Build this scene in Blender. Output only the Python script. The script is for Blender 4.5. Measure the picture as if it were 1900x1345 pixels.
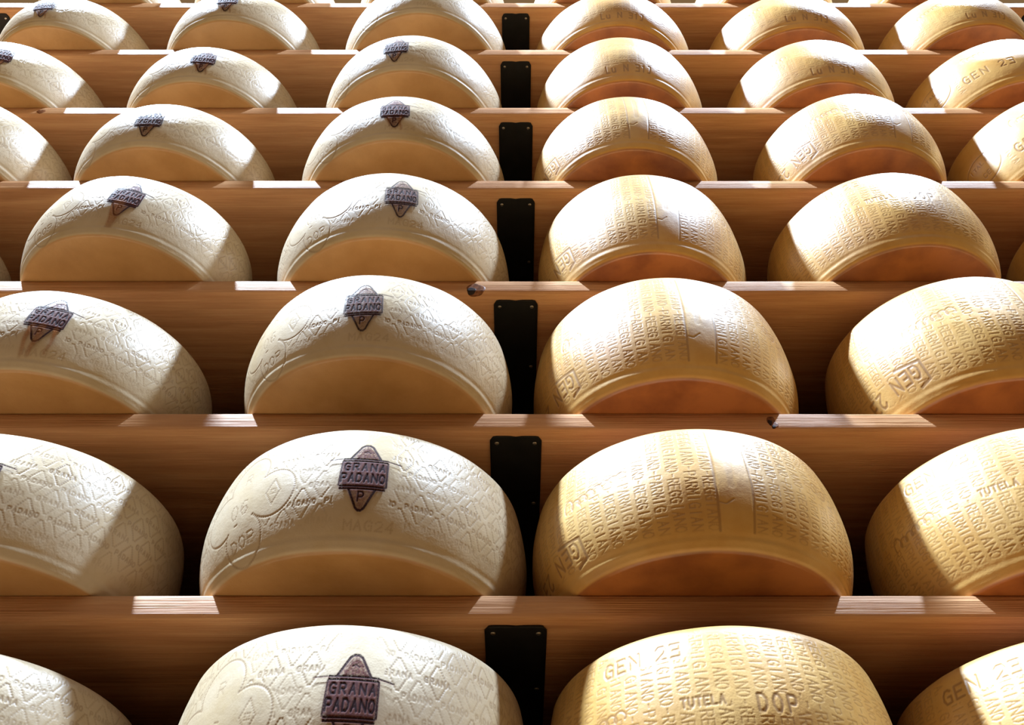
import bpy, math, random
import numpy as np

# ------------------------------------------------------------------ clear
for o in list(bpy.data.objects):
    bpy.data.objects.remove(o, do_unlink=True)
SC = bpy.context.scene
COL = SC.collection

# ------------------------------------------------------------------ camera
# world: x right, y into the rack, z up; camera at the origin of the aisle
FPX = 1650.0                       # focal length in pixels of a 1900 px wide frame
PITCH = math.radians(46.68)
D = 0.9825                         # horizontal distance camera -> front edge of the planks
cam = bpy.data.cameras.new('camera')
cam.sensor_width = 36.0
cam.lens = FPX / 1900.0 * 36.0
cam.shift_x = -7.0 / 1900.0
cam.clip_start = 0.05
camo = bpy.data.objects.new('camera', cam)
camo.rotation_euler = (math.pi / 2 + PITCH, 0, 0)
COL.objects.link(camo)
SC.camera = camo

# ------------------------------------------------------------------ world, lights, exposure
world = bpy.data.worlds.new('world')
SC.world = world
world.use_nodes = True
bg = world.node_tree.nodes['Background']
bg.inputs[0].default_value = (1.0, 0.60, 0.27, 1)
bg.inputs[1].default_value = 0.16

def skylight(name, loc, target, power, size, color):
    l = bpy.data.lights.new(name, 'AREA')
    l.energy = power
    l.shape = 'DISK'
    l.size = size
    l.color = color
    o = bpy.data.objects.new(name, l)
    COL.objects.link(o)
    o.location = loc
    import mathutils
    d = mathutils.Vector(target) - mathutils.Vector(loc)
    o.rotation_euler = d.to_track_quat('-Z', 'Y').to_euler()
    return o

# two roof lights over the aisle, one towards each end
skylight('skylight_left', (-3.00, D - 1.45, 7.0), (0, D, 1.6), 2250, 0.24, (0.62, 0.78, 1.0))
skylight('skylight_right', (3.00, D - 1.45, 7.0), (0, D, 1.6), 950, 0.24, (0.62, 0.78, 1.0))

vs = SC.view_settings
vs.view_transform = 'Standard'
vs.look = 'None'
vs.gamma = 1.0
vs.use_curve_mapping = False
vs.exposure = 0.38

# ------------------------------------------------------------------ helpers
def tag(o, label=None, cat=None, group=None, kind=None):
    if label: o['label'] = label
    if cat: o['category'] = cat
    if group: o['group'] = group
    if kind: o['kind'] = kind
    return o

def mesh_np(name, verts, quads, mats, tris=None, smooth=True, attrs=None):
    """mesh from numpy arrays"""
    me = bpy.data.meshes.new(name)
    nq = len(quads); nt = 0 if tris is None else len(tris)
    me.vertices.add(len(verts))
    me.vertices.foreach_set('co', np.ascontiguousarray(verts, np.float32).ravel())
    nl = nq * 4 + nt * 3
    me.loops.add(nl)
    me.polygons.add(nq + nt)
    idx = np.asarray(quads, np.int32).ravel()
    st = np.arange(nq, dtype=np.int32) * 4
    if nt:
        idx = np.concatenate([idx, np.asarray(tris, np.int32).ravel()])
        st = np.concatenate([st, nq * 4 + np.arange(nt, dtype=np.int32) * 3])
    me.loops.foreach_set('vertex_index', idx)
    me.polygons.foreach_set('loop_start', st)
    me.update(calc_edges=True)
    if smooth:
        me.polygons.foreach_set('use_smooth', np.ones(nq + nt, bool))
    for k, v in (attrs or {}).items():
        a = me.attributes.new(k, 'FLOAT', 'POINT')
        a.data.foreach_set('value', np.asarray(v, np.float32).ravel())
    for m in mats:
        me.materials.append(m)
    me.validate()
    return me

def link(name, me, parent=None, loc=(0, 0, 0), rot=(0, 0, 0), scale=(1, 1, 1)):
    o = bpy.data.objects.new(name, me)
    COL.objects.link(o)
    o.location = loc; o.rotation_euler = rot; o.scale = scale
    if parent: o.parent = parent
    return o

def root_empty(name, loc=(0, 0, 0), rot=(0, 0, 0), scale=(1, 1, 1)):
    o = bpy.data.objects.new(name, None)
    o.empty_display_size = 0.05
    COL.objects.link(o)
    o.location = loc; o.rotation_euler = rot; o.scale = scale
    return o

def grid_quads(nr, nc, wrap=False):
    r = np.arange(nr - 1)[:, None]
    c = np.arange(nc if wrap else nc - 1)[None, :]
    c2 = (c + 1) % nc
    return np.stack([r * nc + c, r * nc + c2, (r + 1) * nc + c2, (r + 1) * nc + c], -1).reshape(-1, 4)

# ------------------------------------------------------------------ materials
def new_mat(name):
    m = bpy.data.materials.new(name)
    m.use_nodes = True
    nt = m.node_tree
    b = nt.nodes['Principled BSDF']
    return m, nt, b

def N(nt, typ, **kw):
    n = nt.nodes.new(typ)
    for k, v in kw.items():
        setattr(n, k, v)
    return n

def ramp(nt, fac, stops):
    r = N(nt, 'ShaderNodeValToRGB')
    el = r.color_ramp.elements
    while len(el) < len(stops): el.new(0.5)
    for e, (p, c) in zip(el, stops):
        e.position = p
        e.color = (*c, 1) if len(c) == 3 else c
    nt.links.new(fac, r.inputs[0])
    return r.outputs[0]

def mixc(nt, fac, a, b, mode='MIX'):
    n = N(nt, 'ShaderNodeMix', data_type='RGBA', blend_type=mode)
    for s, v in ((n.inputs[0], fac), (n.inputs[6], a), (n.inputs[7], b)):
        if hasattr(v, 'is_linked'): nt.links.new(v, s)
        else: s.default_value = v if not isinstance(v, tuple) or len(v) == 4 else (*v, 1)
    return n.outputs[2]

def noise(nt, vec, scale, detail=3, rough=0.5):
    n = N(nt, 'ShaderNodeTexNoise')
    n.inputs['Scale'].default_value = scale
    n.inputs['Detail'].default_value = detail
    n.inputs['Roughness'].default_value = rough
    if vec is not None: nt.links.new(vec, n.inputs['Vector'])
    return n.outputs['Fac']

def coords(nt, scale=(1, 1, 1), seed=True):
    """object coordinates, shifted for every object so that copies differ"""
    tc = N(nt, 'ShaderNodeTexCoord')
    mp = N(nt, 'ShaderNodeMapping')
    mp.inputs['Scale'].default_value = scale
    nt.links.new(tc.outputs['Object'], mp.inputs['Vector'])
    if seed:
        oi = N(nt, 'ShaderNodeObjectInfo')
        mu = N(nt, 'ShaderNodeMath', operation='MULTIPLY')
        mu.inputs[1].default_value = 37.0
        nt.links.new(oi.outputs['Random'], mu.inputs[0])
        cb = N(nt, 'ShaderNodeCombineXYZ')
        for i in range(3): nt.links.new(mu.outputs[0], cb.inputs[i])
        nt.links.new(cb.outputs[0], mp.inputs['Location'])
    return mp.outputs[0]

def bump(nt, h, strength, dist, normal=None):
    n = N(nt, 'ShaderNodeBump')
    n.inputs['Strength'].default_value = strength
    n.inputs['Distance'].default_value = dist
    nt.links.new(h, n.inputs['Height'])
    if normal is not None: nt.links.new(normal, n.inputs['Normal'])
    return n.outputs[0]

def attr(nt, name):
    a = N(nt, 'ShaderNodeAttribute', attribute_name=name)
    return a.outputs['Fac']

def cheese_mat(name, pale, mid, deep, under, under_dark, groove, rough, spec, coat=0.0):
    m, nt, b = new_mat(name)
    v = coords(nt)
    n1 = noise(nt, v, 7, 4, 0.55)
    n2 = noise(nt, v, 55, 3, 0.6)
    side = ramp(nt, n1, [(0.30, deep), (0.5, mid), (0.70, pale)])
    side = mixc(nt, 0.22, side, ramp(nt, n2, [(0.3, deep), (0.7, pale)]))
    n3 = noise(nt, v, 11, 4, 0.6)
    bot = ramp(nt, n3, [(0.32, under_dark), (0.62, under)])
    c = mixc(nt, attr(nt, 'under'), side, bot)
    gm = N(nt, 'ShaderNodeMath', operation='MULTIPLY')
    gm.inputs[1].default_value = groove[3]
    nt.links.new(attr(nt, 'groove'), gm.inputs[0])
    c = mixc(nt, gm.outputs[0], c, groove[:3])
    nt.links.new(c, b.inputs['Base Color'])
    b.inputs['Roughness'].default_value = rough
    b.inputs['Specular IOR Level'].default_value = spec
    b.inputs['Coat Weight'].default_value = coat
    b.inputs['Coat Roughness'].default_value = 0.42
    b.inputs['Coat IOR'].default_value = 1.6
    v2 = coords(nt)
    nb = bump(nt, noise(nt, v2, 420, 2, 0.5), 0.10, 0.002)
    nb = bump(nt, noise(nt, v2, 60, 3, 0.5), 0.12, 0.006, nb)
    nt.links.new(nb, b.inputs['Normal'])
    return m

M_PALE = cheese_mat('pale_rind', (0.57, 0.475, 0.335), (0.52, 0.41, 0.26), (0.44, 0.32, 0.16),
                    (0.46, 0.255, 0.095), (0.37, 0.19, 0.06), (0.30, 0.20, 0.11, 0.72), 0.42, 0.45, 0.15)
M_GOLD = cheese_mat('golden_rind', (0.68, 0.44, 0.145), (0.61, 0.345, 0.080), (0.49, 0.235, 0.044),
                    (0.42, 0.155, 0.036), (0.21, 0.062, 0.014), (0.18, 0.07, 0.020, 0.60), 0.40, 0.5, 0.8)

def wood_mat(name, lo, mid, hi, streak):
    m, nt, b = new_mat(name)
    v = coords(nt, (1.6, 26, 26))
    n1 = noise(nt, v, 2.2, 6, 0.6)
    n2 = noise(nt, coords(nt, (3, 110, 110)), 3.0, 4, 0.6)
    c = ramp(nt, n1, [(0.28, lo), (0.5, mid), (0.72, hi)])
    c = mixc(nt, 0.30, c, ramp(nt, n2, [(0.35, lo), (0.65, hi)]))
    n4 = noise(nt, coords(nt, (0.9, 9, 9)), 2.0, 3, 0.5)
    c = mixc(nt, ramp(nt, n4, [(0.60, (0, 0, 0)), (0.70, (0.45, 0.45, 0.45))]), c, streak)
    nt.links.new(c, b.inputs['Base Color'])
    b.inputs['Roughness'].default_value = 0.62
    b.inputs['Specular IOR Level'].default_value = 0.3
    n3 = noise(nt, coords(nt, (1.2, 150, 150)), 3.0, 3, 0.6)
    nb = bump(nt, n3, 0.55, 0.004)
    nt.links.new(nb, b.inputs['Normal'])
    return m

M_WOOD = wood_mat('pine_plank', (0.49, 0.23, 0.10), (0.62, 0.325, 0.15), (0.72, 0.42, 0.21), (0.34, 0.145, 0.062))

def plain(name, col, rough=0.5, metal=0.0, var=0.15, scale=30):
    m, nt, b = new_mat(name)
    n = noise(nt, coords(nt), scale, 3, 0.5)
    lo = tuple(x * (1 - var) for x in col); hi = tuple(min(1, x * (1 + var)) for x in col)
    nt.links.new(ramp(nt, n, [(0.3, lo), (0.7, hi)]), b.inputs['Base Color'])
    b.inputs['Roughness'].default_value = rough
    b.inputs['Metallic'].default_value = metal
    b.inputs['Specular IOR Level'].default_value = 0.25
    return m

M_STEEL = plain('black_steel', (0.012, 0.012, 0.012), 0.55, 0.0, 0.2)
M_SCREW = plain('screw_steel', (0.45, 0.42, 0.36), 0.35, 0.9, 0.1)
M_KNOT = plain('knot_wood', (0.20, 0.075, 0.03), 0.5, 0, 0.45, 220)
M_KNOT_DARK = plain('knot_core', (0.022, 0.012, 0.010), 0.6, 0, 0.4, 300)
M_RACK_STANDIN = plain('rack_standin', (0.10, 0.055, 0.022), 0.8, 0, 0.1, 3)
M_BACK = plain('rack_back', (0.05, 0.035, 0.025), 0.9, 0, 0.1, 3)
M_FLOOR = plain('aisle_floor', (0.27, 0.135, 0.048), 0.7, 0, 0.1, 4)

def ink_mat():
    m, nt, b = new_mat('brand_ink')
    a = attr(nt, 'ink')
    n = noise(nt, coords(nt), 700, 2, 0.6)
    c = ramp(nt, a, [(0.0, (0.32, 0.14, 0.085)), (0.35, (0.135, 0.045, 0.036)), (0.75, (0.036, 0.009, 0.011)), (1.0, (0.020, 0.005, 0.007))])
    st = attr(nt, 'stain')
    c = mixc(nt, st, c, (0.34, 0.13, 0.035))
    nt.links.new(c, b.inputs['Base Color'])
    b.inputs['Roughness'].default_value = 0.75
    b.inputs['Specular IOR Level'].default_value = 0.16
    ad = N(nt, 'ShaderNodeMath', operation='MULTIPLY_ADD')
    sub = N(nt, 'ShaderNodeMath', operation='MULTIPLY_ADD')   # (noise*0.5 + 0.75)
    sub.inputs[1].default_value = 1.3; sub.inputs[2].default_value = 0.35
    nt.links.new(n, sub.inputs[0])
    ad.inputs[2].default_value = 0.0
    nt.links.new(attr(nt, 'cover'), ad.inputs[0])
    nt.links.new(sub.outputs[0], ad.inputs[1])
    cl = N(nt, 'ShaderNodeClamp')
    nt.links.new(ad.outputs[0], cl.inputs[0])
    tr = N(nt, 'ShaderNodeBsdfTransparent')
    mx = N(nt, 'ShaderNodeMixShader')
    out = nt.nodes['Material Output']
    nt.links.new(cl.outputs[0], mx.inputs[0])
    nt.links.new(tr.outputs[0], mx.inputs[1])
    nt.links.new(b.outputs[0], mx.inputs[2])
    nt.links.new(mx.outputs[0], out.inputs['Surface'])
    return m
M_INK = ink_mat()

# ------------------------------------------------------------------ setting
def quad_struct(name, pts, mat):
    me = mesh_np(name, np.array(pts), [[0, 1, 2, 3]], [mat], smooth=False)
    return tag(link(name, me), kind='structure')

FLOOR_Z = -1.25
BACK_Y = D + 0.53
def slab(name, lo, hi, mat):
    (x0, y0, z0), (x1, y1, z1) = lo, hi
    v = [(x, y, z) for z in (z0, z1) for y in (y0, y1) for x in (x0, x1)]
    q = [(0, 2, 3, 1), (4, 5, 7, 6), (0, 1, 5, 4), (1, 3, 7, 5), (3, 2, 6, 7), (2, 0, 4, 6)]
    return tag(link(name, mesh_np(name, np.array(v), q, [mat], smooth=False)), kind='structure')
slab('floor', (-4.5, D - 2.4, FLOOR_Z - 0.1), (4.5, BACK_Y + 0.1, FLOOR_Z), M_FLOOR)
slab('wall_back', (-4.5, BACK_Y, FLOOR_Z), (4.5, BACK_Y + 0.1, 2.9), M_BACK)
slab('wall_rack_standin', (-4.5, D - 2.4, FLOOR_Z), (4.5, D - 2.3, 3.6), M_RACK_STANDIN)  # unseen plain stand-in for the opposite rack, added for warm bounce light

# ------------------------------------------------------------------ planks
YS = [1104.5, 767, 521, 335, 199.5, 92, 5.5]         # picture rows of the plank top edges
Z = {}
for i, y in enumerate(YS):                            # heights: ray met with the plane of the plank fronts
    Z[i] = D * math.tan(math.atan((672.5 - y) / FPX) + PITCH)
Z[-1] = Z[0] - 0.290
T = 0.034

ORD = {-1: 'lowest', 0: 'second', 1: 'third', 2: 'fourth', 3: 'fifth', 4: 'sixth', 5: 'seventh', 6: 'eighth'}
def rowphrase(n):
    return 'lowest row' if n == -1 else ('topmost row' if n == 6 else ORD[n] + ' row from bottom')

PL = 1.80
rng = random.Random(5)
def plank_mesh(seed):
    r = np.random.RandomState(seed)
    t = T
    sec = [(0.0015, 0.0), (0.0, -0.0015), (0.0, -t * 0.35), (0.0, -t * 0.7), (0.0004, -t + 0.006), (0.0022, -t + 0.0025), (0.0055, -t), (0.05, -t), (0.2, -t), (0.50, -t), (0.50, 0.0), (0.2, 0.0), (0.05, 0.0)]
    ns = 121
    xs = np.linspace(-PL, PL, ns)
    w1 = np.cumsum(r.randn(ns)) * 0.00012; w1 -= np.linspace(w1[0], w1[-1], ns)
    w2 = np.cumsum(r.randn(ns)) * 0.00012; w2 -= np.linspace(w2[0], w2[-1], ns)
    sec = np.array(sec)
    v = np.zeros((ns, len(sec), 3))
    v[:, :, 0] = xs[:, None]
    v[:, :, 1] = sec[None, :, 0]
    v[:, :, 2] = sec[None, :, 1]
    v[:, 0:7, 1] += np.abs(w1[:, None]) * 0.7
    v[:, 2:7, 2] += w2[:, None] * np.linspace(0.2, 1, 5)[None]
    nc = len(sec)
    q = grid_quads(ns, nc, True)[:, ::-1]
    verts = v.reshape(-1, 3)
    # end caps
    c0 = len(verts)
    ends = np.array([[-PL, 0.25, -t / 2], [PL, 0.25, -t / 2]])
    verts = np.vstack([verts, ends])
    tr = []
    for j in range(nc):
        k = (j + 1) % nc
        tr.append((c0, k, j)); tr.append((c0 + 1, (ns - 1) * nc + j, (ns - 1) * nc + k))
    me = mesh_np('shelf_plank', verts, q, [M_WOOD], tris=tr, smooth=False)
    return me

planks = {}
for n in range(-1, 7):
    if n in (1, 2, 4):                                 # planks with knots in view
        o = root_empty('shelf_plank', loc=(0, D, Z[n]))
        link('board', plank_mesh(20 + n), o)
    else:
        o = link('shelf_plank', plank_mesh(20 + n), loc=(0, D, Z[n]))
    tag(o, 'long pine shelf plank with sawn front edge carrying the ' + rowphrase(n), 'shelf', 'pine shelf planks of the rack')
    planks[n] = o

# ------------------------------------------------------------------ knots in the planks (parts of their plank)
def disc_mesh(name, rx, ry, mat, th=0.0008, n=24, wob=0.08, seed=0):
    r = np.random.RandomState(seed)
    a = np.linspace(0, 2 * math.pi, n, endpoint=False)
    k = 1 + wob * np.sin(3 * a + r.rand() * 6) + wob * 0.6 * np.sin(5 * a + r.rand() * 6)
    rim = np.stack([rx * np.cos(a) * k, 0 * a, ry * np.sin(a) * k], -1)
    mid = rim * 0.82; mid[:, 1] = -th
    c = np.array([[0, -th * 1.1, 0]])
    v = np.vstack([rim, mid, c])
    j = np.arange(n); k2 = (j + 1) % n
    q = np.stack([j, k2, n + k2, n + j], -1)
    t = np.stack([n + j, n + k2, np.full(n, 2 * n)], -1)
    return mesh_np(name, v, q, [mat], tris=t)

def px_to_front(u, v):
    """point on the plane of the plank fronts"""
    z = D * math.tan(math.atan((672.5 - v) / FPX) + PITCH)
    d = D * math.cos(PITCH) + z * math.sin(PITCH)
    return (u - 957.0) / FPX * d, z

def knot(n, x, dz, rx, rz, core=True, seed=0):
    k = link('knot', disc_mesh('knot', rx, rz, M_KNOT, 0.0012, 28, 0.06, seed), planks[n], loc=(x, 0.0006, dz))
    if core:
        link('knot_core', disc_mesh('knot_core', rx * 0.48, rz * 0.5, M_KNOT_DARK, 0.0008, 18, 0.14, seed + 3), k, loc=(-rx * 0.35, -0.0013, -rz * 0.30))
    return k

kx, kz = px_to_front(882, 541)
def curved_knot(n, x, r, seed):
    """a round knot that runs over the lower front edge onto the underside"""
    for part, mat, rr, dx, name, lift in (('k', M_KNOT, r, 0, 'knot', 0.0), ('c', M_KNOT_DARK, r * 0.5, -r * 0.42, 'knot_core', 0.0007)):
        na, nr = 32, 9
        v = []; off = 0.0009 + lift
        for i in range(nr):
            for j in range(na):
                a = 2 * math.pi * j / na
                rad = rr * i / (nr - 1) * (1 + 0.07 * math.sin(3 * a + seed) + 0.05 * math.sin(5 * a))
                px = dx + rad * math.cos(a)
                s = rad * math.sin(a) + (0.004 if part == 'k' else 0.0)    # path over the edge: >0 up the front, <0 along the underside
                o2 = off if i < nr - 1 else -0.0006
                e0 = T - 0.006                                  # start of the rounded edge
                s0 = s
                if s0 > 0: v.append((px, -o2, -e0 + s0))
                else:
                    arc = 0.0085
                    t = min(1.0, -s0 / arc)
                    th = t * math.pi / 2
                    yy = 0.0055 * (1 - math.cos(th)); zz = -e0 - 0.006 * math.sin(th)
                    ny, nz = -math.cos(th), -math.sin(th)
                    if -s0 > arc: yy += (-s0 - arc)
                    v.append((px, yy + ny * o2, zz + nz * o2))
        q = grid_quads(nr, na, True)[:, ::-1]
        me = mesh_np(name, np.array(v), q, [mat])
        if part == 'k': root = link(name, me, planks[n], loc=(x, 0, 0))
        else: link(name, me, root)
curved_knot(2, kx, 0.0165, 1.0)
x_, z_ = px_to_front(1432, 785); knot(1, x_, -0.016, 0.007, 0.011, True, 4)
x_, z_ = px_to_front(1441, 800); curved_knot(1, x_ - 0.0, 0.0055, 2.0)
x_, z_ = px_to_front(71, 213); knot(4, x_, -0.019, 0.011, 0.009, False, 9)

# ------------------------------------------------------------------ steel bracket plates under the planks
def plate_mesh():
    w, L, th = 0.039, 0.47, 0.003
    nx = 17
    xs = np.linspace(-w, w, nx)
    ys = [0.0, 0.0012, 0.004, 0.009, 0.02, 0.12, 0.30, L]
    v = []
    for y in ys:
        for x in xs:
            # rounded front corners and a small notch at the middle fold
            k = abs(x) / w
            front = 0.010 * max(0, (k - 0.80) / 0.20) ** 2.2 + 0.0016 * math.exp(-(x / 0.006) ** 2)
            yy = max(y, front) if y < 0.02 else y
            z = -th + 0.0014 * math.exp(-(x / 0.004) ** 2)
            v.append((x, yy, z))
    top = [(a, b, 0.0) for a, b, c in v]
    n = len(v)
    q = list(map(tuple, grid_quads(len(ys), nx)[:, ::-1]))
    q += [tuple(n + i for i in f[::-1]) for f in q]
    R_ = len(ys)
    for j in range(nx - 1): q.append((j, j + 1, n + j + 1, n + j)); a = (R_ - 1) * nx; q.append((a + j + 1, a + j, n + a + j, n + a + j + 1))
    for i in range(R_ - 1):
        a, b = i * nx, (i + 1) * nx
        q.append((b, a, n + a, n + b)); a += nx - 1; b += nx - 1; q.append((a, b, n + b, n + a))
    return mesh_np('bracket_plate', np.array(v + top), np.array(q), [M_STEEL], smooth=False)
PLATE = plate_mesh()
def screw_mesh():
    n = 14; v = []
    for r, z in ((0.0034, 0.0), (0.0034, -0.0008), (0.0022, -0.0016)):
        for j in range(n):
            a = 2 * math.pi * j / n; v.append((r * math.cos(a), r * math.sin(a), z))
    v.append((0, 0, -0.0010))
    q = grid_quads(3, n, True)
    t = [(2 * n + j, 2 * n + (j + 1) % n, 3 * n) for j in range(n)]
    return mesh_np('screw', np.array(v), q, [M_SCREW], tris=t)
SCREW = screw_mesh()
PLATE_E = {0: 0.0}
plate_px = {0: 1160, 1: 808, 2: 556, 3: 367.5, 4: 226.5, 5: 113.5, 6: 24.5}
def bracket(n, x, where):
    zz = Z[n] - T
    v = plate_px[n]
    dist = zz / math.tan(math.atan((672.5 - v) / FPX) + PITCH)     # ray met with the underside
    o = root_empty('shelf_bracket', loc=(x, dist, zz))
    link('plate', PLATE, o)
    tag(o, 'black steel bracket plate screwed under the plank of the %s, %s' % (rowphrase(n), where), 'bracket', 'black bracket plates under the planks')
    for sx in (-1, 1):
        for sy in (0.014, 0.16):
            link('screw', SCREW, o, loc=(sx * 0.0285, sy, -0.0030))
for n in range(0, 7): bracket(n, 0.0, 'mid rack')
bracket(6, -1.462, 'at far left'); bracket(6, 1.462, 'at far right')

# ------------------------------------------------------------------ stroke lettering
FONT = {
 'A': [[(0, 0), (.5, 1), (1, 0)], [(.2, .38), (.8, .38)]],
 'C': [[(1, .85), (.7, 1), (.3, 1), (0, .7), (0, .3), (.3, 0), (.7, 0), (1, .15)]],
 'D': [[(0, 0), (0, 1), (.6, 1), (1, .7), (1, .3), (.6, 0), (0, 0)]],
 'E': [[(1, 1), (0, 1), (0, 0), (1, 0)], [(0, .5), (.75, .5)]],
 'G': [[(1, .85), (.7, 1), (.3, 1), (0, .7), (0, .3), (.3, 0), (1, 0), (1, .48), (.6, .48)]],
 'I': [[(.5, 0), (.5, 1)]],
 'L': [[(0, 1), (0, 0), (.9, 0)]],
 'M': [[(0, 0), (0, 1), (.5, .4), (1, 1), (1, 0)]],
 'N': [[(0, 0), (0, 1), (1, 0), (1, 1)]],
 'O': [[(.3, 0), (0, .3), (0, .7), (.3, 1), (.7, 1), (1, .7), (1, .3), (.7, 0), (.3, 0)]],
 'P': [[(0, 0), (0, 1), (.75, 1), (1, .85), (1, .6), (.75, .45), (0, .45)]],
 'R': [[(0, 0), (0, 1), (.75, 1), (1, .85), (1, .6), (.75, .48), (0, .48)], [(.45, .48), (1, 0)]],
 'S': [[(1, .85), (.7, 1), (.25, 1), (0, .8), (.1, .6), (.9, .42), (1, .2), (.75, 0), (.3, 0), (0, .15)]],
 'T': [[(.5, 0), (.5, 1)], [(0, 1), (1, 1)]],
 'U': [[(0, 1), (0, .25), (.3, 0), (.7, 0), (1, .25), (1, 1)]],
 'Z': [[(0, 1), (1, 1), (0, 0), (1, 0)]],
 'u': [[(0, .6), (0, .12), (.25, 0), (.65, 0), (.9, .2), (.9, .6)], [(.9, .2), (.9, 0)]],
 '0': [[(.3, 0), (0, .3), (0, .7), (.3, 1), (.7, 1), (1, .7), (1, .3), (.7, 0), (.3, 0)]],
 '1': [[(.3, .8), (.6, 1), (.6, 0)]],
 '2': [[(0, .8), (.3, 1), (.8, 1), (1, .75), (.9, .5), (0, 0), (1, 0)]],
 '3': [[(0, 1), (1, 1), (1, 0), (0, 0)], [(.25, .52), (1, .52)]],
 '4': [[(.8, 0), (.8, 1), (0, .3), (1, .3)]],
 '6': [[(.9, .95), (.5, 1), (.1, .7), (0, .3), (.3, 0), (.7, 0), (1, .25), (.8, .5), (.4, .52), (.05, .35)]],
 '9': [[(.1, .05), (.5, 0), (.9, .3), (1, .7), (.7, 1), (.3, 1), (0, .75), (.2, .5), (.6, .48), (.95, .65)]],
 '-': [[(.2, .5), (.8, .5)]],
 ']': [[(.2, 1), (.8, 1), (.8, 0), (.2, 0)]],
 '[': [[(.8, 1), (.2, 1), (.2, 0), (.8, 0)]],
 ' ': [],
}

def text_paths(s, x, y, ch, cw, adv, rot=0.0):
    """polylines of a word; x,y centre of the word, ch letter height, cw letter width, adv advance, rot radians"""
    L = adv * (len(s) - 1) + cw
    cr, sr = math.cos(rot), math.sin(rot)
    out = []
    for i, c in enumerate(s):
        w = cw * (0.95 if c in 'MN' else 0.85)
        for st in FONT[c]:
            P = []
            for (a, b) in st:
                px = -L / 2 + i * adv + a * w; py = (b - .5) * ch
                P.append((x + px * cr - py * sr, y + px * sr + py * cr))
            out.append(P)
    return out

class Relief:
    def __init__(self, x0, x1, y0, y1, res):
        self.x0, self.y0, self.res = x0, y0, res
        self.a = np.zeros((int((y1 - y0) / res) + 2, int((x1 - x0) / res) + 2), np.float32)
    def dot(self, x, y, r, d):
        self.seg((x, y), (x, y), r, d)
    def seg(self, p, q, r, d):
        a = self.a; s = self.res
        px, py, qx, qy = ((p[0] - self.x0) / s, (p[1] - self.y0) / s, (q[0] - self.x0) / s, (q[1] - self.y0) / s)
        R_ = r / s * 1.6 + 1
        i0 = max(0, int(min(py, qy) - R_)); i1 = min(a.shape[0], int(max(py, qy) + R_) + 2)
        j0 = max(0, int(min(px, qx) - R_)); j1 = min(a.shape[1], int(max(px, qx) + R_) + 2)
        if i1 <= i0 or j1 <= j0: return
        yy = np.arange(i0, i1, dtype=np.float32)[:, None]; xx = np.arange(j0, j1, dtype=np.float32)[None]
        dx, dy = qx - px, qy - py
        l2 = dx * dx + dy * dy
        if l2 > 1e-9:
            t = np.clip(((xx - px) * dx + (yy - py) * dy) / l2, 0, 1)
            dd = np.hypot(xx - px - t * dx, yy - py - t * dy)
        else:
            dd = np.hypot(xx - px, yy - py)
        k = np.clip(1.6 - dd * s / r, 0, 1) if r / s > 1.5 else np.clip(1.3 - dd * s / r * 0.8, 0, 1)
        k = k * k * (3 - 2 * k)
        w = a[i0:i1, j0:j1]
        np.maximum(w, d * k, out=w)
    def line(self, P, r, d):
        for p, q in zip(P, P[1:]): self.seg(p, q, r, d)
    def dotted(self, P, r, d, step):
        for p, q in zip(P, P[1:]):
            n = max(1, int(round(math.hypot(q[0] - p[0], q[1] - p[1]) / step)))
            for i in range(n + 1):
                t = i / n
                self.dot(p[0] + (q[0] - p[0]) * t, p[1] + (q[1] - p[1]) * t, r, d)
    def clear(self, x0, x1, y0, y1):
        s = self.res
        i0, i1 = [int(np.clip((y - self.y0) / s, 0, self.a.shape[0])) for y in (y0, y1)]
        j0, j1 = [int(np.clip((x - self.x0) / s, 0, self.a.shape[1])) for x in (x0, x1)]
        self.a[i0:i1, j0:j1] = 0
    def clear_disc(self, cx, cy, r):
        s = self.res
        yy = np.arange(self.a.shape[0])[:, None] * s + self.y0; xx = np.arange(self.a.shape[1])[None] * s + self.x0
        self.a[np.hypot(xx - cx, yy - cy) < r] = 0
    def blur(self, n=1):
        for _ in range(n):
            a = self.a
            a[1:-1] = 0.25 * a[:-2] + 0.5 * a[1:-1] + 0.25 * a[2:]
            a[:, 1:-1] = 0.25 * a[:, :-2] + 0.5 * a[:, 1:-1] + 0.25 * a[:, 2:]
    def sample(self, X, Y):
        fx = np.clip((X - self.x0) / self.res, 0, self.a.shape[1] - 1.001); fy = np.clip((Y - self.y0) / self.res, 0, self.a.shape[0] - 1.001)
        j = fx.astype(int); i = fy.astype(int); u = fx - j; v = fy - i
        a = self.a
        return (a[i, j] * (1 - u) + a[i, j + 1] * u) * (1 - v) + (a[i + 1, j] * (1 - u) + a[i + 1, j + 1] * u) * v

# ------------------------------------------------------------------ cheese wheels
R0 = 0.22
H_PALE, H_GOLD = 0.190, 0.210
BUL_PALE, BUL_GOLD, BUL_TOP, FIL, FIL_B = 0.025, 0.030, 0.016, 0.022, 0.006

def side_radius(z, H, R=R0):
    u = 2 * z / H - 1
    r = R - np.where(u < 0, BUL_PALE if H < 0.2 else BUL_GOLD, BUL_TOP) * u * u
    k = np.clip(1 - (H - z) / FIL, 0, 1)
    k2 = np.clip(1 - z / FIL_B, 0, 1)
    return r - FIL * 0.9 * (1 - np.sqrt(np.clip(1 - k * k, 0, 1))) - FIL_B * (1 - np.sqrt(np.clip(1 - k2 * k2, 0, 1)))

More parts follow.
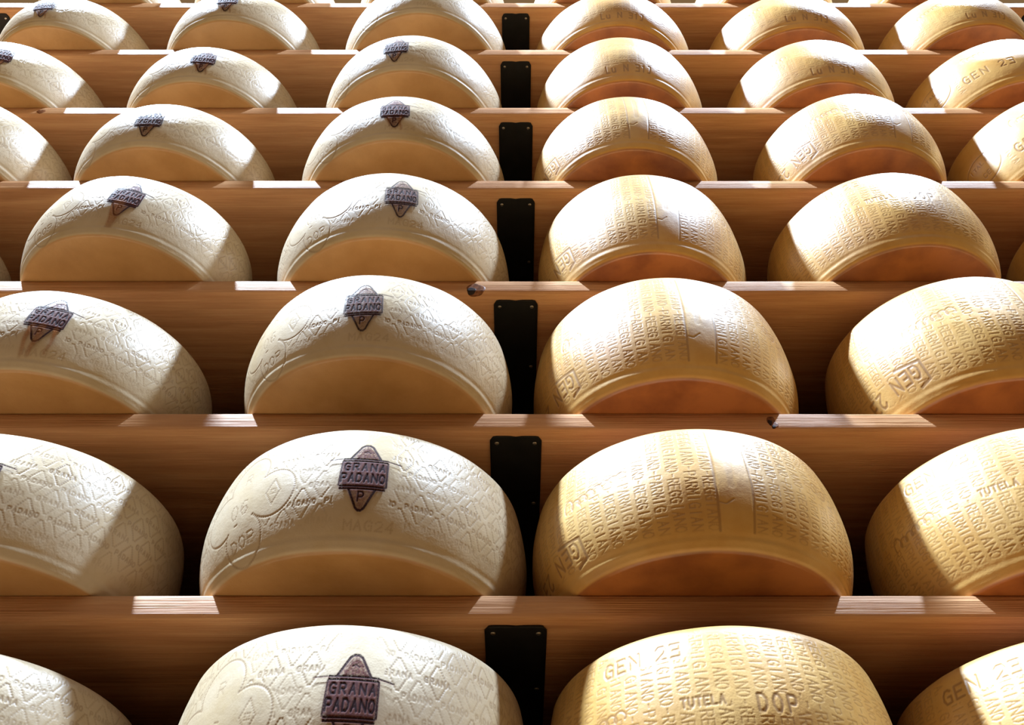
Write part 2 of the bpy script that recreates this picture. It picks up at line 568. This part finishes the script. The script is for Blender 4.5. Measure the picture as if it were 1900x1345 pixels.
def wheel_mesh(name, relief, H, mat, step, seed, depth):
    rs = np.random.RandomState(seed)
    half = math.radians(112)
    nd = int(2 * half * R0 / step)
    b = np.concatenate([np.linspace(-half, half, nd), np.linspace(half, 2 * math.pi - half, 46)[1:-1]])
    nc = len(b)
    # side profile, finer at the rounded rims
    k = int(0.008 / step * 2.0) + 5
    zb = 0.008 * (np.linspace(0, 1, k) ** 2)
    zs = np.concatenate([zb[:-1], np.arange(0.008, H - 0.008, step), H - zb[::-1]])
    rs_side = side_radius(zs, H)
    rr = np.concatenate([[0.03, 0.08, 0.13, 0.155, rs_side[0] - 0.004], rs_side, [rs_side[-1] - 0.006, 0.15, 0.08, 0.03]])
    zz = np.concatenate([[0.0] * 5, zs, [H] * 4])
    nr = len(rr)
    RR = np.repeat(rr[:, None], nc, 1); ZZ = np.repeat(zz[:, None], nc, 1)
    B = np.repeat(b[None], nr, 0)
    onside = (np.arange(nr) >= 5) & (np.arange(nr) < nr - 4)
    # hand-made unevenness
    p = rs.rand(8) * 6.28
    wob = (0.0010 * np.sin(2 * B + p[0]) + 0.0004 * np.sin(5 * B + 30 * ZZ + p[1]) + 0.0002 * np.sin(9 * B - 55 * ZZ + p[2]) + 0.00012 * np.sin(17 * B + 80 * ZZ + p[3]))
    RR = RR + wob * onside[:, None]
    # faint mould lip just above the lower rim
    lip = 0.0005 * np.exp(-((ZZ - 0.0125) / 0.0028) ** 2) - 0.0005 * np.exp(-((ZZ - 0.0185) / 0.003) ** 2)
    RR = RR + lip * onside[:, None] * (0.75 + 0.25 * np.sin(7 * B + p[5]))
    Bw = (B + math.pi) % (2 * math.pi) - math.pi
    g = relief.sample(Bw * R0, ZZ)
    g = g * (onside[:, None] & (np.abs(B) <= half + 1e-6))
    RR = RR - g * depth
    V = np.stack([RR * np.sin(B), -RR * np.cos(B), ZZ], -1).reshape(-1, 3)
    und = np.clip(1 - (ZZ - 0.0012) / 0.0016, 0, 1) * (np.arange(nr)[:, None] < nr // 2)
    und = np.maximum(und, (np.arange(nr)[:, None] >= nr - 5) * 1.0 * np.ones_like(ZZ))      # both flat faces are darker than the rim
    c0 = len(V)
    V = np.vstack([V, [[0, 0, 0], [0, 0, H]]])
    j = np.arange(nc); j2 = (j + 1) % nc
    tr = np.concatenate([np.stack([np.full(nc, c0), j2, j], -1), np.stack([np.full(nc, c0 + 1), (nr - 1) * nc + j, (nr - 1) * nc + j2], -1)])
    q = grid_quads(nr, nc, True)
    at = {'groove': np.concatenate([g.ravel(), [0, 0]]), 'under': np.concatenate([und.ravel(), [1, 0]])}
    return mesh_np(name, V, q, [mat], tris=tr, attrs=at)

XA = 0.46
def pale_relief(variant, H=H_PALE):
    rl = Relief(-XA, XA, -0.002, H + 0.002, 0.0004)
    rnd = random.Random(variant)
    px, pz = 0.0480, 0.0228
    for ir in range(-2, 9):
        zc = 0.036 + pz * ir
        for ic in range(-11, 12):
            xc = px * (ic + 0.5 * (ir % 2)) + 0.013 * variant
            dd = 0.55 + 0.45 * rnd.random()
            hw, hh = 0.0125, 0.0195
            for sgn in (-1, 1):
                # one half of the rhombus, blunt at its tip, its sides cut short by the word
                cut = 0.22
                tip = (xc, zc + sgn * hh)
                l = (xc - hw * (1 - cut), zc + sgn * hh * cut); rr_ = (xc + hw * (1 - cut), zc + sgn * hh * cut)
                tl = (xc - hw * 0.12, zc + sgn * hh * 0.93); tr_ = (xc + hw * 0.12, zc + sgn * hh * 0.93)
                rl.line([l, tl, tr_, rr_], 0.00095, 0.5 * dd)
                rl.dotted([l, tl], 0.0011, dd, 0.0032); rl.dotted([tr_, rr_], 0.0011, dd, 0.0032)
            for P in text_paths('GRANA' if ir % 2 == 0 else 'PADANO', xc, zc, 0.0058, 0.0044, 0.0072 if ir % 2 == 0 else 0.0064):
                rl.line(P, 0.00085, 0.95 * dd)
    # worn lower band and the upper edge
    yy = np.arange(rl.a.shape[0]) * rl.res + rl.y0
    fade = np.clip((yy - 0.026) / 0.03, 0, 1) * np.clip((H - 0.006 - yy) / 0.015, 0, 1)
    rl.a *= (0.12 + 0.88 * fade[:, None]) * np.clip((yy[:, None] - 0.018) / 0.008, 0, 1)
    # free field for the burnt-in brand
    for (cx, cy, r) in ((0, 0.095, 0.040), (0, 0.062, 0.034), (0, 0.135, 0.034), (-0.018, 0.095, 0.026), (0.018, 0.095, 0.026), (0, 0.03, 0.03), (0.03, 0.03, 0.026)):
        rl.clear_disc(cx, cy, r)
    # four-leaf mark with its letters
    cx, cy = -0.160, 0.078
    leaves = [(cx + 0.043, cy + 0.006, 0.033), (cx - 0.043, cy - 0.002, 0.033), (cx - 0.004, cy + 0.046, 0.033), (cx + 0.002, cy - 0.044, 0.031)]
    for (lx, ly, lr) in leaves: rl.clear_disc(lx, ly, lr + 0.003)
    rl.clear_disc(cx, cy, 0.036)
    for i, (lx, ly, lr) in enumerate(leaves):
        P = []
        for k in range(61):
            a = 2 * math.pi * k / 60
            x, y = lx + lr * math.cos(a), ly + lr * math.sin(a)
            inside = any(math.hypot(x - ox, y - oy) < orr - 0.001 for j, (ox, oy, orr) in enumerate(leaves) if j != i) or math.hypot(x - cx, y - cy) < 0.024
            if not inside: P.append((x, y))
            else:
                if len(P) > 1: rl.line(P, 0.0010, 0.6); rl.dotted(P, 0.0013, 1.0, 0.004)
                P = []
        if len(P) > 1: rl.line(P, 0.0010, 0.6); rl.dotted(P, 0.0013, 1.0, 0.004)
    for P in text_paths('06', cx - 0.006, cy - 0.002, 0.019, 0.013, 0.0175, 0.12): rl.dotted(P, 0.0011, 0.9, 0.0030)
    for P in text_paths('DOP', cx + 0.002, cy - 0.046, 0.013, 0.011, 0.0150, 0.18): rl.dotted(P, 0.0010, 0.85, 0.0028)
    for P in text_paths('-', cx - 0.01, cy - 0.022, 0.010, 0.009, 0.01, 0.2): rl.dotted(P, 0.0012, 0.9, 0.0028)
    for P in text_paths('R', cx - 0.004, cy + 0.046, 0.015, 0.011, 0.014, 0.1): rl.dotted(P, 0.0010, 0.7, 0.0028)
    dx, dy = cx + 0.046, cy + 0.006
    rl.dotted([(dx, dy + 0.018), (dx + 0.010, dy), (dx, dy - 0.018), (dx - 0.010, dy), (dx, dy + 0.018)], 0.0011, 0.8, 0.0030)
    rl.dotted([(dx - 0.003, dy - 0.003), (dx + 0.003, dy - 0.003), (dx + 0.003, dy + 0.003), (dx - 0.003, dy + 0.003), (dx - 0.003, dy - 0.003)], 0.0010, 0.7, 0.003)
    # date stamp under the brand
    for P in text_paths('MAG24', 0.014, 0.030, 0.0105, 0.0095, 0.0130, 0): rl.dotted(P, 0.0010, 0.65, 0.0024)
    rl.blur(1)
    return rl

def columns(rl, H, skip, x0=-0.44, x1=0.44, shift=0.0, fade_low=0.020, d=0.9, phase=0):
    pitch = 0.0215; i = 0
    x = x0 + shift
    rnd = random.Random(phase)
    while x < x1:
        w = ('PARMIGIANO-REGGIANO', 'REGGIANO-PARMIGIANO')[i % 2]
        if not skip(x):
            # letters run downwards, turned a quarter; every other column sits a little lower
            zc = H * 0.5 + (0.007 if i % 2 == 0 else -0.002)
            dd = d * (0.7 + 0.3 * rnd.random())
            for P in text_paths(w, x, zc, 0.0135, 0.0072, 0.0094, -math.pi / 2):
                rl.line(P, 0.00075, 0.40 * dd)
                rl.dotted(P, 0.00085, dd, 0.0024)
        x += pitch; i += 1

def edge_fade(rl, H, lo=0.016, hi=0.012):
    yy = np.arange(rl.a.shape[0]) * rl.res + rl.y0
    rl.a *= (np.clip((yy - lo) / 0.006, 0, 1) * np.clip((H - hi - yy) / 0.012, 0, 1))[:, None]

def box_text(rl, s, x, y, ch, cw, adv, rot, r=0.0014, d=1.0, pad=0.006, frame=None, clear=True):
    L = adv * (len(s) - 1) + cw
    if clear:
        for k in range(24):
            t = -L / 2 + L * k / 23
            rl.clear_disc(x + t * math.cos(rot), y + t * math.sin(rot), ch / 2 + pad * 0.55)
    for P in text_paths(s, x, y, ch, cw, adv, rot): rl.line(P, r, d)
    if frame:
        def pt(a, b): return (x + a * math.cos(rot) - b * math.sin(rot), y + a * math.sin(rot) + b * math.cos(rot))
        hw, hh = L / 2 + pad, ch / 2 + pad
        fr = {'right': [(-hw * 0.2, -hh), (hw, -hh), (hw, hh), (hw * 0.4, hh)], 'box': [(-hw, -hh), (hw, -hh), (hw, hh), (-hw, hh), (-hw, -hh)]}[frame]
        rl.line([pt(*q) for q in fr], r, d * 0.8)

def script_word(rl, x0, y0, x1, y1, h, n=8, d=0.9, r=0.0012):
    """joined slanting handwriting along a line"""
    L = math.hypot(x1 - x0, y1 - y0); cx, cy = (x1 - x0) / L, (y1 - y0) / L
    w = L / n; P = []
    for i in range(n * 10 + 1):
        t = i / 10.0
        a = t * w - 0.35 * w * math.sin(2 * math.pi * t)
        b = h * 0.5 * (1 - math.cos(2 * math.pi * t)) * (1.7 if i < 12 else 1.0) - h * 0.3
        P.append((x0 + a * cx - b * cy, y0 + a * cy + b * cx))
    rl.line(P, r, d)

def gold_relief(kind, H=H_GOLD):
    rl = Relief(-XA, XA, -0.002, H + 0.002, 0.0004)
    if kind == 'panel':
        columns(rl, H, lambda x: -0.004 < x < 0.046, shift=0.004)
        edge_fade(rl, H, 0.022)
        for k, x in enumerate((0.001, 0.047)):
            rl.line([(x, 0.024), (x + 0.001, 0.10), (x, 0.185)], 0.0016, 0.8)
        rl.line([(0.022, 0.085), (0.022, 0.16)], 0.004, 0.35)
        rl.line([(0.004, 0.060), (0.012, 0.058), (0.022, 0.065)], 0.0009, 0.8)
        box_text(rl, 'GEN 23', -0.250, 0.042, 0.020, 0.0135, 0.0185, 0.10 + math.pi, 0.0016, 1.0, 0.006, None)
        rl.line([(-0.232, 0.064), (-0.190, 0.060), (-0.186, 0.030), (-0.205, 0.024)], 0.0020, 1.0)
        script_word(rl, -0.205, 0.108, -0.108, 0.122, 0.013)
        for P in text_paths('S92', 0.175, 0.118, 0.018, 0.012, 0.018, -0.35): rl.line(P, 0.0014, 0.7)
    elif kind == 'dop':
        columns(rl, H, lambda x: False, shift=0.009, phase=2)
        edge_fade(rl, H, 0.022, 0.008)
        rl.clear(-0.165, -0.055, 0.165, H)
        box_text(rl, 'GEN 23', -0.115, 0.172, 0.017, 0.0135, 0.0185, 0.03, 0.0015, 1.0, 0.008)
        box_text(rl, 'TUTELA', -0.046, 0.108, 0.0095, 0.0062, 0.0086, 0.0, 0.0013, 1.0, 0.003)
        box_text(rl, 'DOP', 0.036, 0.103, 0.018, 0.0105, 0.0170, 0.0, 0.0016, 1.0, 0.003)
        script_word(rl, -0.215, 0.100, -0.140, 0.110, 0.011, 6)
    elif kind == 'number':
        columns(rl, H, lambda x: False, shift=0.002, phase=4, d=0.6)
        edge_fade(rl, H, 0.03, 0.03)
        rl.clear(-0.075, 0.070, 0.012, 0.046)
        box_text(rl, 'Lu N 31]', 0.004, 0.034, 0.018, 0.0105, 0.0150, 0.0, 0.0015, 1.0, 0.005)
        script_word(rl, -0.190, 0.10, -0.10, 0.118, 0.012)
        script_word(rl, -0.060, 0.118, 0.050, 0.126, 0.008, 10, 0.6, 0.0008)
    elif kind == 'oval':
        columns(rl, H, lambda x: (-0.30 < x < -0.17) or (-0.150 < x < 0.02), shift=0.006, phase=6, d=0.7)
        edge_fade(rl, H, 0.03, 0.02)
        box_text(rl, 'GEN 23', -0.080, 0.062, 0.021, 0.0140, 0.0215, 0.05, 0.0015, 1.0, 0.006)
        cx, cy = -0.215, 0.080
        for k, (a_, b_) in enumerate(((0.046, 0.036),)):
            P = [(cx + a_ * math.cos(t) , cy + b_ * math.sin(t)) for t in np.linspace(0, 6.2832, 49)]
            rl.line(P, 0.0013, 1.0)
        box_text(rl, 'ITALIA', cx, cy + 0.014, 0.010, 0.0075, 0.0105, 0, 0.0010, 0.9, 0.001)
        box_text(rl, 'CE', cx, cy - 0.018, 0.010, 0.0080, 0.0115, 0, 0.0010, 0.9, 0.001)
        script_word(rl, -0.12, 0.128, 0.03, 0.140, 0.014, 12)
    rl.blur(1)
    return rl

PALE_NEAR = wheel_mesh('pale_cheese_wheel', pale_relief(0), H_PALE, M_PALE, 0.00092, 1, 0.0005)
PALE_FAR = wheel_mesh('pale_cheese_wheel', pale_relief(1), H_PALE, M_PALE, 0.0013, 2, 0.0004)
GOLD = {
    'panel': wheel_mesh('golden_cheese_wheel', gold_relief('panel'), H_GOLD, M_GOLD, 0.00092, 3, 0.00052),
    'dop': wheel_mesh('golden_cheese_wheel', gold_relief('dop'), H_GOLD, M_GOLD, 0.00092, 4, 0.00052),
    'number': wheel_mesh('golden_cheese_wheel', gold_relief('number'), H_GOLD, M_GOLD, 0.0013, 5, 0.00045),
    'oval': wheel_mesh('golden_cheese_wheel', gold_relief('oval'), H_GOLD, M_GOLD, 0.0013, 6, 0.0006),
}

# ------------------------------------------------------------------ the burnt-in brand (a part of each pale wheel)
def brand_mesh(tilt, drips, seed, strength=1.0, step=0.0007, zc=0.095):
    H = H_PALE
    rnd = random.Random(seed)
    ln = Relief(-0.06, 0.06, -0.085, 0.065, 0.0003)
    # double bars
    for y in (0.0190, 0.0225, -0.0190, -0.0225): ln.line([(-0.0315, y), (0.0315, y)], 0.0011, 1.0)
    ln.line([(-0.034, 0.0225), (-0.052, 0.021)], 0.0009, 0.7); ln.line([(0.030, 0.0225), (0.052, 0.0185)], 0.0010, 0.8)
    # crown and point of the rhombus
    ln.line([(-0.022, 0.0225), (-0.008, 0.044), (-0.003, 0.047), (0.003, 0.047), (0.008, 0.044), (0.022, 0.0225)], 0.0015, 0.95)
    ln.line([(-0.019, -0.0225), (-0.006, -0.047), (-0.002, -0.050), (0.002, -0.050), (0.006, -0.047), (0.019, -0.0225)], 0.0015, 0.95)
    ln.line([(-0.0325, 0.018), (-0.0335, -0.018)], 0.0012, 0.75); ln.line([(0.0325, 0.018), (0.0335, -0.018)], 0.0014, 0.85)
    for P in text_paths('GRANA', 0.001, 0.0095, 0.0105, 0.0080, 0.0125): ln.line(P, 0.0012, 1.0)
    for P in text_paths('PADANO', 0.0, -0.0070, 0.0115, 0.0078, 0.0108): ln.line(P, 0.0013, 1.0)
    for P in text_paths('P', 0.0, -0.0325, 0.0120, 0.0085, 0.010): ln.line(P, 0.0012, 0.9)
    ln.line([(-0.004, 0.034), (0.001, 0.036), (0.005, 0.033)], 0.0008, 0.8)
    for _ in range(60):
        y = rnd.uniform(0.024, 0.043); w = 0.020 * (0.047 - y) / 0.0245
        ln.dot(rnd.uniform(-w, w), y, 0.0006, 0.6)
    ln.blur(1)
    fill = Relief(-0.06, 0.06, -0.085, 0.065, 0.0006)
    yy = np.arange(fill.a.shape[0])[:, None] * fill.res + fill.y0
    xx = np.arange(fill.a.shape[1])[None] * fill.res + fill.x0
    sh = np.broadcast(xx, yy).shape
    rsn = np.random.RandomState(seed).rand(sh[0] // 3 + 2, sh[1] // 3 + 2)
    rsn = np.repeat(np.repeat(rsn, 3, 0), 3, 1)[:sh[0], :sh[1]]          # blotchy, unevenly taken ink
    rsn = np.clip((rsn - 0.5) * 1.5 + 0.5, 0, 1)
    band = ((np.abs(xx) < 0.0325) & (np.abs(yy) < 0.0225)) * (0.34 + 0.50 * rsn)
    crown = ((yy > 0.022) & (yy < 0.046) & (np.abs(xx) < 0.021 * (0.049 - yy) / 0.0265)) * (0.20 + 0.50 * rsn)
    point = ((yy < -0.022) & (yy > -0.049) & (np.abs(xx) < 0.018 * (0.052 + yy) / 0.0295)) * (0.08 + 0.36 * rsn)
    fill.a[:] = np.maximum(np.maximum(band, crown), point)
    fill.blur(1)
    halo = Relief(-0.06, 0.06, -0.085, 0.065, 0.0006)
    halo.a[:] = fill.a > 0.1
    halo.blur(60)
    stain = Relief(-0.06, 0.06, -0.085, 0.065, 0.0006)
    for (x, l, w) in drips:
        for k in range(20):
            t = k / 19
            stain.dot(x + 0.002 * math.sin(5 * t + x * 200), -0.022 - l * t, w * (1 - 0.35 * t), 0.8 * (1 - 0.6 * t))
    stain.blur(5)
    # patch of rind film that follows the wheel
    us = np.arange(-0.058, 0.0581, step); vs_ = np.arange(-0.083, 0.0631, step)
    U, Vv = np.meshgrid(us, vs_)
    c, s = math.cos(tilt), math.sin(tilt)
    X = 0.84 * U * c - Vv * s; Y = 0.84 * U * s + Vv * c
    ZZ = np.clip(zc + Y, 0.012, H - 0.006)
    lnv = ln.sample(U, Vv); fv = fill.sample(U, Vv); hv = halo.sample(U, Vv); sv = stain.sample(U, Vv)
    cover = np.clip(np.maximum(lnv * 0.96, fv) * strength + 0.16 * hv, 0, 1)
    ink = np.clip(np.maximum(lnv, fv * 0.75), 0, 1)
    cover2 = np.maximum(cover, sv)
    edge = np.clip(np.minimum(np.minimum(U + 0.058, 0.058 - U), np.minimum(Vv + 0.083, 0.063 - Vv)) / 0.008, 0, 1)
    cover2 = cover2 * edge
    stv = np.clip(sv / np.maximum(sv + cover, 1e-4), 0, 1)
    B = X / R0
    # same hand-made unevenness margin: lie just above the rind
    Rr = side_radius(ZZ, H) + 0.0030 - 0.0006 * lnv
    V = np.stack([Rr * np.sin(B), -Rr * np.cos(B), ZZ], -1).reshape(-1, 3)
    q = grid_quads(len(vs_), len(us))
    # drop faces with no ink at all
    cv = (cover2.ravel() > 0.012)
    keep = cv[q].any(1)
    q = q[keep]
    used = np.unique(q); mp = np.full(len(V), -1); mp[used] = np.arange(len(used))
    return mesh_np('brand_mark', V[used], mp[q], [M_INK], attrs={'ink': ink.ravel()[used], 'cover': cover2.ravel()[used], 'stain': stv.ravel()[used]})

BR = {
 'plain': brand_mesh(0.0, [], 1, 1.25),
 'light': brand_mesh(0.05, [], 2, 0.95, zc=0.087),
 'drip': brand_mesh(-0.10, [(-0.016, 0.058, 0.0040), (0.000, 0.052, 0.0055), (0.026, 0.044, 0.0035)], 3, 1.2),
 'drip2': brand_mesh(-0.12, [(-0.004, 0.056, 0.010), (-0.010, 0.060, 0.006)], 4, 1.5, zc=0.088),
 'far': brand_mesh(0.04, [(0.014, 0.034, 0.003), (-0.014, 0.025, 0.003)], 5, 1.5, 0.0012, zc=0.078),
 'faint': brand_mesh(-0.03, [(0.010, 0.020, 0.003)], 6, 1.1, 0.0012, zc=0.074),
}

# ------------------------------------------------------------------ place the wheels
# (column, row): x, distance of the centre behind the plank front, radius, height, look, turn in degrees, brand
W = [
 ('LL', -1, -0.678, 0.100, 0.222, 0.176, 'near', 12, 'plain'),
 ('L', -1, -0.1934, 0.0977, 0.2100, 0.1990, 'near', 7, 'plain'),
 ('R', -1, 0.2434, 0.1016, 0.2060, 0.2030, 'dop', -2, None),
 ('RR', -1, 0.6865, 0.1010, 0.2166, 0.1960, 'dop', -21, None),
 ('LL', 0, -0.7071, 0.0996, 0.2217, 0.1876, 'near', 8, 'plain'),
 ('L', 0, -0.2115, 0.1087, 0.2272, 0.1965, 'near', 5.5, 'plain'),
 ('R', 0, 0.2441, 0.0953, 0.2203, 0.1931, 'panel', 0, None),
 ('RR', 0, 0.7337, 0.0995, 0.2157, 0.2075, 'dop', -20, None),
 ('LL', 1, -0.7409, 0.1048, 0.2204, 0.1797, 'near', 10, 'drip'),
 ('L', 1, -0.2230, 0.0757, 0.2174, 0.1873, 'near', -0.5, 'light'),
 ('R', 1, 0.2508, 0.1157, 0.2200, 0.2319, 'panel', 1, None),
 ('RR', 1, 0.7577, 0.1095, 0.2136, 0.2336, 'panel', 8, None),
 ('LLL', 2, -1.2275, 0.0978, 0.2210, 0.1857, 'far', 10, None),
 ('LL', 2, -0.7205, 0.0823, 0.2050, 0.1805, 'near', 10, 'drip2'),
 ('L', 2, -0.2350, 0.1042, 0.2232, 0.1997, 'near', 8.5, 'light'),
 ('R', 2, 0.2455, 0.1107, 0.2012, 0.2433, 'panel', 1, None),
 ('RR', 2, 0.7103, 0.0994, 0.2068, 0.2208, 'dop', -4, None),
 ('RRR', 2, 1.2035, 0.0991, 0.2155, 0.2070, 'number', 0, None),
 ('LLL', 3, -1.2182, 0.0983, 0.2211, 0.1862, 'far', 10, None),
 ('LL', 3, -0.7444, 0.1123, 0.2133, 0.1690, 'far', 0, 'faint'),
 ('L', 3, -0.2441, 0.1066, 0.2246, 0.1718, 'far', 0, 'far'),
 ('R', 3, 0.2411, 0.1006, 0.2020, 0.2046, 'panel', -4, None),
 ('RR', 3, 0.7344, 0.0945, 0.1990, 0.2108, 'panel', 9, None),
 ('RRR', 3, 1.1957, 0.0993, 0.2156, 0.2073, 'oval', -12, None),
 ('LLL', 4, -1.2335, 0.1201, 0.2172, 0.1771, 'far', 12, 'far'),
 ('LL', 4, -0.7417, 0.1245, 0.2106, 0.1700, 'far', 6, 'far'),
 ('L', 4, -0.2465, 0.1056, 0.2205, 0.1700, 'far', -7, 'faint'),
 ('R', 4, 0.2546, 0.1161, 0.2093, 0.2098, 'number', 0, None),
 ('RR', 4, 0.7266, 0.1124, 0.2024, 0.2025, 'number', -1, None),
 ('RRR', 4, 1.1848, 0.1153, 0.2130, 0.1900, 'oval', -6, None),
 ('LLL', 5, -1.1919, 0.1184, 0.2030, 0.1700, 'far', -4, 'far'),
 ('LL', 5, -0.7311, 0.1086, 0.2081, 0.1700, 'far', -1, 'far'),
 ('L', 5, -0.2410, 0.1045, 0.2233, 0.1700, 'far', 3, None),
 ('R', 5, 0.2597, 0.1300, 0.2214, 0.1800, 'number', 2, None),
 ('RR', 5, 0.7342, 0.1330, 0.2183, 0.1900, 'number', 1, None),
 ('RRR', 5, 1.1867, 0.1079, 0.2000, 0.1850, 'number', 1, None),
 ('LLL', 6, -1.190, 0.112, 0.2080, 0.1700, 'far', 0, 'far'),
 ('LL', 6, -0.735, 0.110, 0.2120, 0.1700, 'far', 2, 'far'),
 ('L', 6, -0.243, 0.106, 0.2200, 0.1700, 'far', 0, 'far'),
 ('R', 6, 0.255, 0.118, 0.2150, 0.1850, 'number', 0, None),
 ('RR', 6, 0.730, 0.118, 0.2100, 0.1850, 'number', 2, None),
 ('RRR', 6, 1.190, 0.114, 0.2100, 0.1850, 'number', 0, None),
 ('LLL', -1, -1.175, 0.100, 0.2180, 0.1780, 'near', 10, 'plain'),
 ('LLL', 0, -1.190, 0.100, 0.2180, 0.1880, 'near', 6, 'plain'),
 ('LLL', 1, -1.215, 0.102, 0.2180, 0.1850, 'far', 9, 'drip'),
 ('RRR', -1, 1.150, 0.101, 0.2150, 0.2000, 'panel', -8, None),
 ('RRR', 0, 1.195, 0.100, 0.2150, 0.2050, 'dop', -5, None),
 ('RRR', 1, 1.215, 0.105, 0.2150, 0.2200, 'panel', 4, None),
]
PLACE = {'L': 'just left of the central brackets', 'LL': 'second left of the central brackets', 'LLL': 'third left of the central brackets',
         'R': 'just right of the central brackets', 'RR': 'second right of the central brackets', 'RRR': 'third right of the central brackets'}
for (c, n, x, back, R, H, look, turn, brand) in W:
    pale = c[0] == 'L'
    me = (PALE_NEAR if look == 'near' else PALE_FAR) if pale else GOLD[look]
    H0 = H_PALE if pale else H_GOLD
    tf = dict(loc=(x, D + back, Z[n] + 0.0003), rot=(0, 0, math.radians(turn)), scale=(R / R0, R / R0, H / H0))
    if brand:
        o = root_empty('cheese_wheel', **tf)
        link('rind', me, o)
    else:
        o = link('cheese_wheel', me, **tf)
    tag(o, '%s cheese wheel, %s, %s' % ('pale cream' if pale else 'golden', rowphrase(n), PLACE[c]), 'cheese',
        'pale embossed wheels left of the brackets' if pale else 'golden dot-lettered wheels right of the brackets')
    if brand:
        b = link('brand_mark', BR[brand], o)
        b['label'] = 'dark purple rhombus brand burnt into the rind'
